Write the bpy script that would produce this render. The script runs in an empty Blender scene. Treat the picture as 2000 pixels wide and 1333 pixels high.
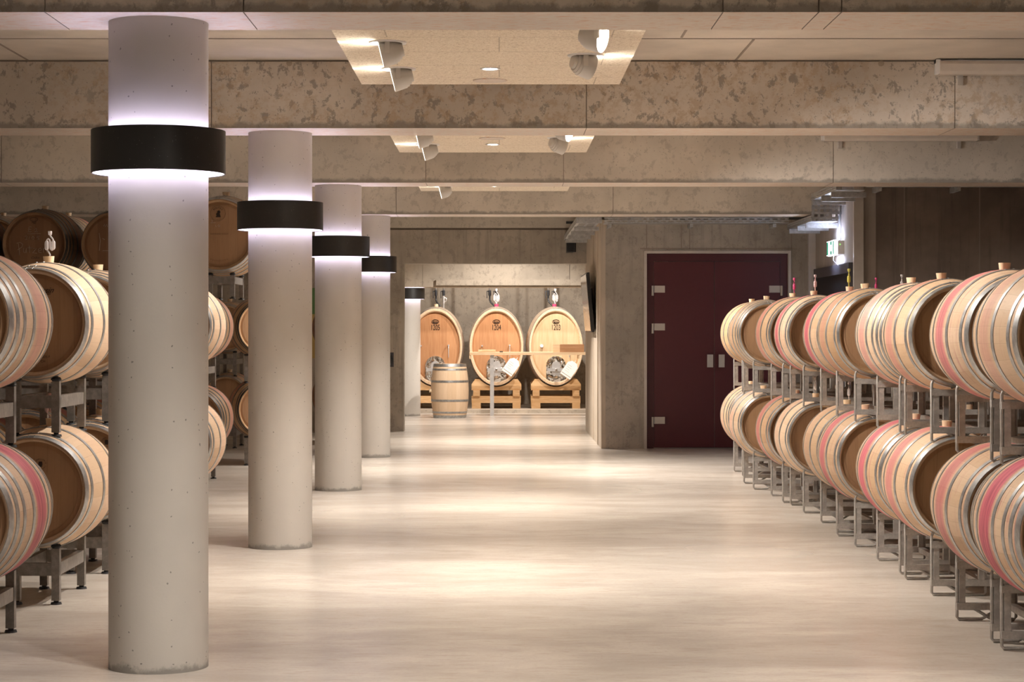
import bpy, bmesh, math, random
from mathutils import Vector, Matrix
random.seed(7)
PI = math.pi
C = bpy.context.scene.collection
scn = bpy.context.scene

# ------------------------------------------------------------------ node helpers
class NT:
    def __init__(self, name):
        self.m = bpy.data.materials.new(name); self.m.use_nodes = True
        self.t = self.m.node_tree; self.t.nodes.clear()
        self.out = self.n('ShaderNodeOutputMaterial')
    def n(self, typ, **kw):
        nd = self.t.nodes.new(typ)
        for k, v in kw.items(): setattr(nd, k, v)
        return nd
    def set(self, sock, v):
        if hasattr(v, 'is_output') or isinstance(v, bpy.types.NodeSocket): self.t.links.new(v, sock)
        elif isinstance(v, (tuple, list)) and len(v) == 3 and sock.type == 'RGBA': sock.default_value = (*v, 1)
        else: sock.default_value = v
    def math(self, op, a, b=0.0, c=None, clamp=False):
        nd = self.n('ShaderNodeMath', operation=op); nd.use_clamp = clamp
        self.set(nd.inputs[0], a); self.set(nd.inputs[1], b)
        if c is not None: self.set(nd.inputs[2], c)
        return nd.outputs[0]
    def mix(self, f, a, b, mode='MIX'):
        nd = self.n('ShaderNodeMix', data_type='RGBA', blend_type=mode)
        self.set(nd.inputs[0], f); self.set(nd.inputs[6], a); self.set(nd.inputs[7], b)
        return nd.outputs[2]
    def coord(self): return self.n('ShaderNodeTexCoord').outputs['Object']
    def xyz(self, v):
        nd = self.n('ShaderNodeSeparateXYZ'); self.set(nd.inputs[0], v); return nd.outputs
    def comb(self, x, y, z):
        nd = self.n('ShaderNodeCombineXYZ')
        for i, v in enumerate((x, y, z)): self.set(nd.inputs[i], v)
        return nd.outputs[0]
    def scale(self, v, s):
        nd = self.n('ShaderNodeVectorMath', operation='MULTIPLY'); self.set(nd.inputs[0], v); nd.inputs[1].default_value = s
        return nd.outputs[0]
    def noise(self, v, scale, detail=4, rough=.55, dist=0):
        nd = self.n('ShaderNodeTexNoise'); self.set(nd.inputs['Vector'], v)
        nd.inputs['Scale'].default_value = scale; nd.inputs['Detail'].default_value = detail
        nd.inputs['Roughness'].default_value = rough; nd.inputs['Distortion'].default_value = dist
        return nd.outputs['Fac']
    def voro(self, v, scale, rnd=1):
        nd = self.n('ShaderNodeTexVoronoi'); self.set(nd.inputs['Vector'], v); nd.inputs['Scale'].default_value = scale
        nd.inputs['Randomness'].default_value = rnd
        return nd.outputs
    def ss(self, v, a, b):   # smooth step
        nd = self.n('ShaderNodeMapRange', interpolation_type='SMOOTHSTEP')
        self.set(nd.inputs[0], v); nd.inputs[1].default_value = a; nd.inputs[2].default_value = b
        return nd.outputs[0]
    def attr(self, name):
        nd = self.n('ShaderNodeAttribute', attribute_type='OBJECT'); nd.attribute_name = name
        return nd.outputs['Fac']
    def rnd(self): return self.n('ShaderNodeObjectInfo').outputs['Random']
    def white(self, v):
        nd = self.n('ShaderNodeTexWhiteNoise', noise_dimensions='1D'); self.set(nd.inputs['W'], v); return nd.outputs['Value']
    def bump(self, h, s=.3, d=.01):
        nd = self.n('ShaderNodeBump'); self.set(nd.inputs['Height'], h)
        nd.inputs['Strength'].default_value = s; nd.inputs['Distance'].default_value = d
        return nd.outputs[0]
    def bsdf(self, **kw):
        b = self.n('ShaderNodeBsdfPrincipled')
        for k, v in kw.items(): self.set(b.inputs[k.replace('_', ' ')], v)
        self.t.links.new(b.outputs[0], self.out.inputs[0]); return self.m

def plain(name, col, rough=.5, metal=0, spec=.5, emit=None, es=0):
    t = NT(name); v = t.coord()
    f = t.noise(v, 14, 3)
    c = t.mix(f, tuple(x*.9 for x in col), tuple(min(1, x*1.08) for x in col))
    kw = dict(Base_Color=c, Roughness=rough, Metallic=metal, Specular_IOR_Level=spec)
    if emit: kw.update(Emission_Color=emit, Emission_Strength=es)
    return t.bsdf(**kw)

def concrete(name, col, rough=.75, mott=.25, blot=0., pores=.6, grime=0., edge=None, streak=0., fleck=0., spec=.35):
    t = NT(name); v = t.coord(); x, y, z = t.xyz(v)
    big = t.noise(v, .9, 5, .6); mid = t.noise(v, 5, 6, .65); fine = t.noise(v, 60, 3, .6)
    c = t.mix(t.ss(big, .3, .7), tuple(a*(1-mott) for a in col), tuple(min(1, a*(1+mott*.45)) for a in col))
    c = t.mix(t.math('MULTIPLY', t.ss(mid, .35, .75), mott*.8), c, tuple(a*.72 for a in col))
    if streak:
        st = t.noise(t.scale(v, (7, 7, .35)), 2.2, 5, .65)
        c = t.mix(t.math('MULTIPLY', t.ss(st, .48, .72), streak), c, tuple(a*.5 for a in col))
    if blot:
        sp = t.noise(t.scale(v, (1, 1, .8)), 12, 9, .74, .3); ar = t.noise(v, 1.3, 4)
        f = t.math('MULTIPLY', t.ss(sp, .535, .575), t.ss(ar, .30, .48))
        c = t.mix(t.math('MULTIPLY', f, blot), c, tuple(a*.30 for a in col))
    if grime:
        gr = t.noise(v, 13, 8, .75); ar = t.noise(v, .8, 2)
        f = t.math('MULTIPLY', t.ss(gr, .47, .6), t.ss(ar, .3, .55))
        c = t.mix(t.math('MULTIPLY', f, grime), c, (col[0]*.72, col[1]*.58, col[2]*.42))
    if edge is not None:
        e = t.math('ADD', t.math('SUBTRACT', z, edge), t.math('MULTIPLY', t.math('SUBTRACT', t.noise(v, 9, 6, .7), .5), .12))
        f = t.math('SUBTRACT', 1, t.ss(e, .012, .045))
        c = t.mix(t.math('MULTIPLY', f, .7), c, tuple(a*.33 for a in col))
    if fleck:
        fl = t.noise(t.scale(v, (3, 14, 3)), 4, 5, .7)
        c = t.mix(t.math('MULTIPLY', t.ss(fl, .52, .62), fleck), c, (.62, .28, .12))
    h = fine
    if pores:
        dv = t.n('ShaderNodeVectorMath', operation='ADD'); t.set(dv.inputs[0], v)
        nz = t.n('ShaderNodeTexNoise'); t.set(nz.inputs['Vector'], v); nz.inputs['Scale'].default_value = 55
        t.set(dv.inputs[1], t.scale(nz.outputs['Color'], (.016, .016, .016)))
        d1, d2 = t.voro(dv.outputs[0], 9), t.voro(dv.outputs[0], 30)
        p1 = t.math('MULTIPLY', t.math('LESS_THAN', d1['Distance'], .055), t.math('GREATER_THAN', t.xyz(d1['Color'])[0], .55))
        p2 = t.math('MULTIPLY', t.math('LESS_THAN', d2['Distance'], .12), t.math('GREATER_THAN', t.xyz(d2['Color'])[1], .6))
        p = t.math('MAXIMUM', p1, p2)
        c = t.mix(t.math('MULTIPLY', p, pores), c, tuple(a*.35 for a in col))
        h = t.math('SUBTRACT', t.math('MULTIPLY', fine, .4), p)
    return t.bsdf(Base_Color=c, Roughness=rough, Specular_IOR_Level=spec, Normal=t.bump(h, .25, .004))

M = {}
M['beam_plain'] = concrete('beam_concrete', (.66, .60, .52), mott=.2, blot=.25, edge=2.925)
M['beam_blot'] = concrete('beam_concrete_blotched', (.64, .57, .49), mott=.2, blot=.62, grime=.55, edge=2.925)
M['soffit'] = concrete('soffit_concrete', (.70, .62, .54), mott=.12, pores=.2, fleck=.55)
M['slab'] = concrete('slab_concrete', (.67, .60, .52), mott=.2, pores=.25, streak=.0)
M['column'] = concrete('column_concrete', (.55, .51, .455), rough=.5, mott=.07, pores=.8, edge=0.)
M['wall'] = concrete('wall_concrete', (.50, .44, .37), mott=.3, blot=.25, streak=.45)
M['wall_light'] = concrete('light_wall_concrete', (.47, .395, .31), mott=.25, blot=.3, streak=.2)
M['core_side'] = concrete('core_side_concrete', (.62, .52, .41), mott=.15, pores=.3, streak=.25)  # core concrete made lighter and warmer, lamp light put into the colour
M['dark_wall'] = concrete('dark_wall_concrete', (.27, .215, .18), mott=.4, streak=.7)
M['recess'] = concrete('board_marked_concrete', (.50, .44, .39), mott=.2, streak=.45)
M['joint'] = plain('joint_dark', (.32, .265, .22), .9)

def floor_mat():
    t = NT('polished_floor'); v = t.coord()
    big = t.noise(t.scale(v, (.55, 1.3, 1)), 1.0, 6, .62, .5); mid = t.noise(t.scale(v, (1, 2.0, 1)), 1.7, 5, .6); fine = t.noise(v, 45, 4, .6)
    c = t.mix(t.ss(big, .3, .7), (.50, .44, .375), (.68, .61, .525))
    c = t.mix(t.math('MULTIPLY', t.ss(mid, .45, .75), .55), c, (.45, .39, .33))
    c = t.mix(t.math('MULTIPLY', t.ss(fine, .45, .75), .18), c, (.33, .27, .22))
    sc = t.noise(t.scale(v, (1.2, 4, 1)), 6, 3, .5)
    c = t.mix(t.math('MULTIPLY', t.ss(sc, .52, .75), .4), c, (.42, .33, .26))
    r = t.math('ADD', .22, t.math('MULTIPLY', t.noise(v, .4, 1), .08))
    return t.bsdf(Base_Color=c, Roughness=r, Specular_IOR_Level=.5)
M['floor'] = floor_mat()

def panel_mat():
    t = NT('wood_wool_board'); v = t.coord()
    f = t.noise(v, 90, 5, .8, 1.0); g = t.noise(v, 28, 4, .7)
    c = t.mix(t.ss(f, .35, .65), (.66, .545, .41), (.96, .87, .73))
    c = t.mix(t.math('MULTIPLY', t.ss(g, .5, .75), .3), c, (.55, .44, .31))
    k = t.noise(v, 48, 3, .7, .6); c = t.mix(t.math('MULTIPLY', t.math('SUBTRACT', 1, t.ss(k, .36, .43)), .5), c, (.36, .25, .15))
    b = t.n('ShaderNodeTexBrick'); t.set(b.inputs['Vector'], v)
    b.inputs['Scale'].default_value = 1; b.inputs['Mortar Size'].default_value = .004; b.inputs['Brick Width'].default_value = 1.25
    b.inputs['Row Height'].default_value = .6; b.offset = .5; b.inputs['Mortar Smooth'].default_value = 0
    c = t.mix(t.math('MULTIPLY', b.outputs['Fac'], .4), c, (.2, .13, .07))
    return t.bsdf(Base_Color=c, Roughness=.9, Specular_IOR_Level=.2, Normal=t.bump(f, .5, .006))
M['panel'] = panel_mat()

HL_ = .45
def stave_mat():
    """oak staves; object properties tone (0 pale .. 1 dark) and stain (wine on the bilge) sit on each body"""
    t = NT('oak_staves'); v = t.coord(); x, y, z = t.xyz(v)
    tone, stain = t.attr('tone'), t.attr('stain'); rnd = t.rnd()
    ang = t.math('MULTIPLY', t.math('ADD', t.math('ARCTAN2', x, z), PI), 26/(2*PI))
    idx = t.math('ADD', t.math('FLOOR', ang), t.math('MULTIPLY', rnd, 91.7))
    w = t.white(idx)
    pale = t.mix(w, (.62, .44, .285), (.70, .52, .36))
    hon = t.mix(w, (.44, .275, .145), (.50, .325, .18))
    drk = t.mix(w, (.13, .068, .033), (.19, .10, .05))
    c = t.mix(t.math('MULTIPLY', tone, 2, clamp=True), pale, hon)
    c = t.mix(t.math('SUBTRACT', t.math('MULTIPLY', tone, 2), 1, clamp=True), c, drk)
    vv = t.n('ShaderNodeVectorMath', operation='ADD'); t.set(vv.inputs[0], t.scale(v, (9, 1, 9))); t.set(vv.inputs[1], t.comb(rnd, t.math('MULTIPLY', rnd, 31), 0))
    gr = t.noise(vv.outputs[0], 7, 5, .65)
    c = t.mix(t.math('MULTIPLY', t.ss(gr, .45, .8), .3), c, t.mix(.5, c, (.2, .1, .04)))
    fr = t.math('FRACT', ang)
    jt = t.math('LESS_THAN', t.math('MINIMUM', fr, t.math('SUBTRACT', 1, fr)), .018)
    c = t.mix(t.math('MULTIPLY', jt, .16), c, (.12, .06, .03))
    # wine: a band around the bilge with ragged edges and thin runs following the hoops
    o = t.n('ShaderNodeVectorMath', operation='ADD'); t.set(o.inputs[0], t.scale(v, (2.2, 26, 2.2))); t.set(o.inputs[1], t.comb(t.math('MULTIPLY', rnd, 17), t.math('MULTIPLY', rnd, 7), 0))
    n1 = t.noise(o.outputs[0], 1.6, 5, .65)
    ay = t.math('ABSOLUTE', y)
    band = t.math('SUBTRACT', 1, t.ss(t.math('ADD', ay, t.math('MULTIPLY', t.math('SUBTRACT', n1, .5), .12)), .06, .125))
    rest = t.math('MULTIPLY', t.ss(n1, .5, .72), .55)
    f = t.math('MULTIPLY', t.math('MAXIMUM', band, rest), stain, clamp=True)
    wine = t.mix(t.ss(n1, .35, .7), (.60, .13, .17), (.34, .04, .085))
    c = t.mix(t.math('MULTIPLY', f, .95), c, wine)
    c = t.mix(t.math('GREATER_THAN', ay, HL_-.0035), c, t.mix(.65, c, (.20, .11, .055)))  # brown end grain; the rim's shade is put into this colour too
    return t.bsdf(Base_Color=c, Roughness=.6, Specular_IOR_Level=.3, Normal=t.bump(gr, .12, .004))
M['stave'] = stave_mat()

def head_mat():
    t = NT('oak_head'); v = t.coord(); x, y, z = t.xyz(v)
    tone = t.attr('tone'); rnd = t.rnd()
    p = t.math('MULTIPLY', x, 1/.072); idx = t.math('ADD', t.math('FLOOR', p), t.math('MULTIPLY', rnd, 57.3)); w = t.white(idx)
    a = t.mix(w, (.33, .185, .098), (.40, .235, .125)); d = t.mix(w, (.17, .085, .042), (.22, .115, .058))  # deeper than the stave oak: shade on the heads put into the colour
    c = t.mix(t.ss(tone, .5, 1), a, d)
    gr = t.noise(t.scale(v, (14, 1, 1.1)), 6, 5, .65)
    c = t.mix(t.math('MULTIPLY', t.ss(gr, .45, .8), .4), c, t.mix(.5, c, (.12, .05, .02)))
    fr = t.math('FRACT', p); jt = t.math('LESS_THAN', t.math('MINIMUM', fr, t.math('SUBTRACT', 1, fr)), .02)
    c = t.mix(t.math('MULTIPLY', jt, .22), c, (.1, .05, .02))
    return t.bsdf(Base_Color=c, Roughness=.55, Specular_IOR_Level=.3, Normal=t.bump(gr, .1, .003))
M['head'] = head_mat()

def wood(name, a, b, axis, rough=.55, pitch=.11):
    t = NT(name); v = t.coord(); ax = 'xyz'.index(axis)
    s = [9, 9, 9]; s[ax] = .8
    gr = t.noise(t.scale(v, tuple(s)), 4, 5, .62, .3)
    c = t.mix(t.ss(gr, .3, .72), a, b)
    if pitch:
        xx = t.xyz(v)[0 if ax != 0 else 2]; p = t.math('MULTIPLY', xx, 1/pitch)
        c = t.mix(.28, c, t.mix(t.white(t.math('FLOOR', p)), tuple(q*.7 for q in a), b))
    return t.bsdf(Base_Color=c, Roughness=rough, Specular_IOR_Level=.3, Normal=t.bump(gr, .08, .003))
M['cask_stave'] = wood('cask_stave_oak', (.68, .46, .28), (.80, .60, .41), 'y', pitch=.1)
M['cask_head'] = wood('cask_head_oak', (.44, .20, .085), (.53, .27, .125), 'z')
M['cask_head_pale'] = wood('pale_cask_head_oak', (.60, .39, .21), (.70, .49, .29), 'z')
M['cradle_wood'] = wood('cradle_larch', (.62, .36, .16), (.76, .50, .27), 'x', pitch=0)
M['table_wood'] = wood('table_beech', (.70, .48, .28), (.80, .60, .38), 'x', pitch=0)
M['box_wood'] = wood('box_wood', (.40, .20, .09), (.52, .28, .14), 'x', pitch=0)

def galv(name, a, b, rough=.38, metal=.85):
    t = NT(name); v = t.coord()
    f = t.noise(v, 22, 5, .7); g = t.voro(v, 45)
    c = t.mix(t.ss(f, .35, .7), a, b); c = t.mix(t.math('MULTIPLY', t.xyz(g['Color'])[0], .25), c, tuple(q*.7 for q in a))
    r = t.math('ADD', rough-.08, t.math('MULTIPLY', f, .2))
    return t.bsdf(Base_Color=c, Roughness=r, Metallic=metal)
M['hoop'] = galv('galvanised_hoop', (.33, .33, .325), (.50, .50, .49), .42, .9)
M['hoop_dark'] = galv('aged_steel_hoop', (.09, .085, .08), (.17, .16, .15), .4, .8)
M['rack'] = galv('galvanised_rack_tube', (.40, .37, .34), (.56, .53, .49), .55, .45)
M['rack_left'] = galv('dull_steel_tube', (.22, .20, .18), (.33, .30, .27), .5, .6)
M['tray'] = galv('galvanised_tray', (.46, .46, .46), (.64, .64, .64), .4, .5)
M['steel'] = plain('stainless_steel', (.74, .73, .72), .3, .75)
def chrome_mat():
    t = NT('polished_steel'); v = t.coord()
    n = t.noise(t.scale(v, (1, .3, 1)), 9, 1, .5, .3)
    return t.bsdf(Base_Color=(.86, .85, .83), Roughness=.1, Metallic=1.0, Normal=t.bump(n, .6, .05))
M['chrome'] = chrome_mat()
M['frame_steel'] = plain('door_frame_steel', (.62, .57, .52), .45, .3)
M['rubber'] = plain('black_rubber', (.02, .02, .022), .6)
M['black_metal'] = None
def collar_mat():
    t = NT('black_powder_coat'); v = t.coord()
    d = t.voro(v, 90); p = t.math('MULTIPLY', t.math('LESS_THAN', d['Distance'], .12), t.math('GREATER_THAN', t.xyz(d['Color'])[0], .8))
    c = t.mix(t.math('MULTIPLY', p, .5), (.035, .033, .031), (.3, .29, .27))
    return t.bsdf(Base_Color=c, Roughness=.38, Metallic=.35, Normal=t.bump(t.noise(v, 250, 2), .12, .002))
M['black_metal'] = collar_mat()
M['white_paint'] = plain('white_paint', (.82, .80, .78), .5)
M['grey_paint'] = plain('lamp_grey', (.60, .57, .53), .4)
M['batten'] = plain('diffuser_plastic', (.72, .64, .56), .35)
M['door_red'] = plain('door_maroon', (.10, .017, .024), .42)
M['door_red_frame'] = plain('door_frame_maroon', (.08, .014, .02), .42)
M['black'] = plain('black_plastic', (.018, .018, .02), .35)
M['screen'] = plain('dark_glass_screen', (.10, .085, .07), .12)
M['bung'] = plain('silicone_bung', (.82, .64, .42), .5)
M['bung_pink'] = plain('pink_bung', (.8, .06, .16), .5)
M['paper'] = plain('paper', (.86, .83, .78), .8)
M['ink'] = plain('burnt_ink', (.035, .02, .012), .8)
M['ink_soft'] = plain('faded_ink', (.16, .085, .045), .8)
M['chalk'] = plain('chalk', (.46, .36, .28), .9)
M['green'] = plain('sign_green', (.03, .26, .15), .5)
M['board_green'] = plain('board_green', (.13, .26, .10), .6)
M['board_ochre'] = plain('board_ochre', (.50, .36, .13), .6)
M['dark_grey'] = plain('dark_grey_panel', (.07, .065, .075), .4)
M['void'] = plain('dark_opening', (.012, .012, .014), .5)
M['led'] = plain('led_white', (.9, .9, .95), .5, emit=(.72, .69, 1.0), es=23)
M['lens'] = plain('lamp_lens', (1, .95, .88), .3, emit=(1, .92, .82), es=45)
M['sign_glow'] = plain('sign_lightbox', (.9, .95, 1), .4, emit=(.82, .9, 1.0), es=9)
M['slot_glow'] = plain('sign_light_slot', (.9, .95, 1), .4, emit=(.62, .70, 1.0), es=90)
M['sign_green'] = plain('sign_green_lit', (.02, .3, .18), .4, emit=(.02, .32, .18), es=.6)
M['led_green'] = plain('green_indicator', (.1, .8, .1), .4, emit=(.2, 1, .1), es=2)
def airlock_mat(name, col, al=.5):
    t = NT(name); v = t.coord()
    c = t.mix(t.noise(v, 40, 2), col, tuple(min(1, q*1.1) for q in col))
    return t.bsdf(Base_Color=c, Roughness=.15, Alpha=al)
M['air_clear'] = airlock_mat('clear_airlock', (.93, .86, .84), .36)
M['air_pink'] = airlock_mat('wine_airlock', (.62, .08, .2), .85)
M['air_rose'] = airlock_mat('rose_airlock', (.85, .60, .60), .65)
M['air_yellow'] = airlock_mat('yellow_airlock', (.62, .56, .12), .8)

# ------------------------------------------------------------------ mesh helpers
def box(bm, x0, x1, y0, y1, z0, z1, mi=0):
    vs = [bm.verts.new((x, y, z)) for x in (x0, x1) for y in (y0, y1) for z in (z0, z1)]
    for q in ((0, 1, 3, 2), (4, 6, 7, 5), (0, 4, 5, 1), (2, 3, 7, 6), (0, 2, 6, 4), (1, 5, 7, 3)):
        f = bm.faces.new([vs[i] for i in q]); f.material_index = mi
    return vs
def lathe(bm, prof, segs=48, axis='y', sx=1., sharp=(), close=False, mi=0):
    """prof: list of (a, r) along the axis; sx squeezes x"""
    rings = []
    for a, r in prof:
        ring = []
        for k in range(segs):
            th = 2*PI*k/segs; p, q = r*math.sin(th)*sx, r*math.cos(th)
            ring.append(bm.verts.new((p, a, q) if axis == 'y' else (p, q, a)))
        rings.append(ring)
    n = len(rings)
    for i in range(n if close else n-1):
        A, B = rings[i], rings[(i+1) % n]
        for k in range(segs):
            f = bm.faces.new((A[k], A[(k+1) % segs], B[(k+1) % segs], B[k])); f.smooth = True; f.material_index = mi
    for i in sharp:
        for k in range(segs):
            e = bm.edges.get((rings[i][k], rings[i][(k+1) % segs]))
            if e: e.smooth = False
    return rings
def cap(bm, ring, mi=0):
    f = bm.faces.new(ring); f.material_index = mi; return f
def cyl(bm, c, r0, r1, h, axis='z', segs=24, mi=0):
    """solid frustum from point c along +axis"""
    v0 = len(bm.verts)
    R = lathe(bm, [(0, r0), (h, r1)], segs, 'z', sharp=(0, 1), mi=mi)
    cap(bm, R[0], mi); cap(bm, R[1], mi)
    mat = {'z': Matrix.Identity(3), 'y': Matrix.Rotation(-PI/2, 3, 'X'), 'x': Matrix.Rotation(PI/2, 3, 'Y')}[axis]
    for ring in R:
        for v in ring: v.co = mat @ v.co + Vector(c)
def tube(bm, pts, r, segs=8, mi=0):
    pts = [Vector(p) for p in pts]; n = len(pts)
    rs = r if isinstance(r, (list, tuple)) else [r]*n
    rings = []; up = None
    for i, p in enumerate(pts):
        d = (pts[min(i+1, n-1)] - pts[max(i-1, 0)]).normalized()
        if up is None:
            up = Vector((0, 1, 0)) if abs(d.y) < .9 else Vector((1, 0, 0))
        s = d.cross(up).normalized(); up = s.cross(d).normalized()
        rings.append([bm.verts.new(p + (s*math.cos(2*PI*k/segs) + up*math.sin(2*PI*k/segs))*rs[i]) for k in range(segs)])
    for A, B in zip(rings, rings[1:]):
        for k in range(segs):
            f = bm.faces.new((A[k], A[(k+1) % segs], B[(k+1) % segs], B[k])); f.smooth = True; f.material_index = mi
    cap(bm, rings[0], mi); cap(bm, rings[-1], mi)
def prism(bm, poly, y0, y1, mi=0):
    """polygon of (x, z) extruded along y"""
    A = [bm.verts.new((x, y0, z)) for x, z in poly]; B = [bm.verts.new((x, y1, z)) for x, z in poly]
    bm.faces.new(A).material_index = mi; bm.faces.new(B).material_index = mi
    n = len(poly)
    for i in range(n): bm.faces.new((A[i], A[(i+1) % n], B[(i+1) % n], B[i])).material_index = mi
def mesh(name, bm, *mats):
    bmesh.ops.recalc_face_normals(bm, faces=bm.faces[:])
    me = bpy.data.meshes.new(name); bm.to_mesh(me); bm.free()
    for m in mats: me.materials.append(M[m] if isinstance(m, str) else m)
    return me
def BM(): return bmesh.new()
def link(name, me, parent=None, loc=None, rot=None):
    o = bpy.data.objects.new(name, me); C.objects.link(o)
    if parent: o.parent = parent
    if loc: o.location = loc
    if rot: o.rotation_euler = rot
    return o
def part(name, bm, mats, parent, **kw):
    return link(name, mesh(name, bm, *(mats if isinstance(mats, (list, tuple)) else [mats])), parent, **kw)
def thing(name, label, cat, loc=(0, 0, 0), rot=(0, 0, 0), group=None):
    o = bpy.data.objects.new(name, None); C.objects.link(o); o.empty_display_size = .1
    o.location = loc; o.rotation_euler = rot
    return tag(o, label, cat, group)
def tag(o, label, cat, group=None):
    o['label'] = label; o['category'] = cat
    if group: o['group'] = group
    return o
def struct(name, bm, *mats, label=None, cat=None):
    o = link(name, mesh(name, bm, *mats)); o['kind'] = 'structure'
    if label: o['label'] = label
    if cat: o['category'] = cat
    return o
def obox(name, mat, parent, *a):
    bm = BM(); box(bm, *a); return part(name, bm, mat, parent)
ORD = ['first', 'second', 'third', 'fourth', 'fifth', 'sixth', 'seventh', 'eighth', 'ninth', 'tenth']

# ------------------------------------------------------------------ camera (level, eye 1.52 m above the floor, looking along +y)
cam = bpy.data.cameras.new('camera'); co = bpy.data.objects.new('camera', cam); C.objects.link(co)
co.location = (0, 0, 1.52); co.rotation_euler = (PI/2, 0, 0)
cam.sensor_width = 36; cam.lens = 72; cam.shift_x = .0125; cam.shift_y = -.00925; cam.clip_end = 200
scn.camera = co
EYE = 1.52; F = 4000.
def PX(x, d): return (x-975)/F*d
def PZ(y, d): return EYE + (648-y)/F*d

# ------------------------------------------------------------------ setting
XL, XR = -7.2, 6.7
SLAB = 3.39; SOF = 2.92
bm = BM(); box(bm, XL-.2, XR+.2, -3.2, 42, -.2, 0); struct('floor', bm, 'floor')
bm = BM(); box(bm, XL-.2, XR+.2, -3.2, 42, SLAB, SLAB+.2)
for y0 in (9.5, 14.66, 19.82):
    box(bm, XL, XR, y0+3.55, y0+3.562, SLAB-.004, SLAB, 1)
for (x0, x1, ya, yb) in ((-3.25, -3.235, 13.1, 14.1), (-2.05, -2.035, 9.6, 13.0), (1.15, 1.165, 9.6, 13.0), (1.62, 1.635, 13.1, 14.1)):
    box(bm, x0, x1, ya, yb, SLAB-.004, SLAB, 1)
struct('ceiling', bm, 'slab', 'joint')
bm = BM(); box(bm, XL-.2, XL, -3.2, 31.2, 0, SLAB); struct('wall_left', bm, 'wall')
bm = BM(); box(bm, XR, XR+.2, -3.2, 23.7, 0, SLAB); struct('wall_right', bm, 'dark_wall')
bm = BM(); box(bm, XL-.2, XR+.2, -3.4, -3.2, 0, SLAB); struct('wall_front', bm, 'wall_light')

# beams: each row is cut into lengths by formwork joints
def beam(yc, joints, mats, label, xr=XR):
    y0, y1 = yc-.27, yc+.26
    xs = [XL] + list(joints) + [xr]
    bm = BM()
    for a, b in zip(xs, xs[1:]):
        g0 = .003 if a != XL else 0; g1 = .003 if b != xr else 0
        vs = box(bm, a+g0, b-g1, y0, y1, SOF, SLAB-.012)
    for f in bm.faces:
        if abs(f.calc_center_median().z-SOF) < 1e-4: f.material_index = 1
    box(bm, XL, xr, y0+.012, y1-.012, SOF+.004, SLAB, 2)
    o = struct('beam', bm, *mats, 'joint', label=label, cat='beam'); return o
bp = ('beam_plain', 'soffit'); bb = ('beam_blot', 'soffit')
beam(4.08, (-1.9, .9), bp, 'concrete ceiling beam nearest the lens, above the view')
beam(9.24, (-1.99, -1.12, .98, 1.4, 1.5), bb, 'stained concrete beam on the nearest column')
beam(14.36, (-1.98, .60, 3.135), bb, 'blotched concrete beam carried by the second column')
beam(19.52, (-4.68, -.69, .605, 3.14), bp, 'plain concrete beam carried by the third column')
beam(24.72, (-1.23, 1.36), bp, 'concrete beam on the fourth column before the red door', xr=4.09)

# columns with lamp collars
CX, CR = -1.545, .224
COLY = (9.29, 14.45, 19.66, 24.82)
place = ('nearest the viewer', 'second along the aisle', 'third along the aisle', 'fourth along the aisle, before the back room')
def collar(x, y, z0, z1, label):
    t = thing('column_lamp', label, 'lamp', (x, y, z0), group='black collar lamps on the columns')
    h = z1-z0; R = .302
    bm = BM(); lathe(bm, [(0, R), (h, R), (h, R-.004), (0, R-.004)], 96, 'z', sharp=(0, 1, 2, 3), close=True); part('collar', bm, 'black_metal', t)
    bm = BM(); lathe(bm, [(.002, R-.0045), (h-.002, R-.0045), (h-.002, R-.008), (.002, R-.008)], 96, 'z', sharp=(0, 1, 2, 3), close=True); part('inner_liner', bm, 'white_paint', t)
    bm = BM(); lathe(bm, [(h/2-.01, CR), (h/2+.01, CR), (h/2+.01, R-.008), (h/2-.01, R-.008)], 64, 'z', close=True); part('mounting_plate', bm, 'white_paint', t)
    for zz, s in ((h/2+.0115, 1), (h/2-.0115, -1)):
        bm = BM(); lathe(bm, [(zz, CR+.02), (zz+s*.006, CR+.02), (zz+s*.006, R-.02), (zz, R-.02)], 64, 'z', close=True); part('led_strip', bm, 'led', t)
for i, y in enumerate(COLY):
    bm = BM()
    R = lathe(bm, [(0, CR), (SOF, CR)], 96, 'z'); 
    for ring in R:
        for v in ring: v.co.x += CX; v.co.y += y
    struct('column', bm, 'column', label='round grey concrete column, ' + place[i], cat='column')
    collar(CX, y, 2.235, 2.43, 'black collar lamp around the round column ' + place[i])
BCX, BCY = -1.644, 36.95
bm = BM(); R = lathe(bm, [(0, CR), (2.316, CR)], 64, 'z')
for ring in R:
    for v in ring: v.co.x += BCX; v.co.y += BCY
struct('column', bm, 'column', label='round concrete column inside the back room, beside the casks', cat='column')
collar(BCX, BCY, 2.105, 2.305, 'black collar lamp around the column inside the back room')

# back wall with the wide opening
WB = 31.2
OX0, OX1, OZ = -1.451, 1.3275, 2.557
bm = BM()
box(bm, XL, OX0, WB, WB+.3, 0, 3.07); box(bm, OX0, 2.2, WB, WB+.3, OZ, 3.07)
box(bm, XL, 2.2, WB+.03, WB+.3, 3.07, 3.10, 2); box(bm, XL, 2.2, WB-.05, WB+.3, 3.10, SLAB, 1)
for px, py in ((781, 473), (981, 472), (781, 630), (781, 786), (700, 473), (640, 473)):
    cyl(bm, (PX(px, WB), WB-.006, PZ(py, WB)), .022, .022, .01, 'y', 16, 3)
struct('wall_back', bm, 'wall', 'beam_plain', 'joint', 'wall_light')
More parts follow.
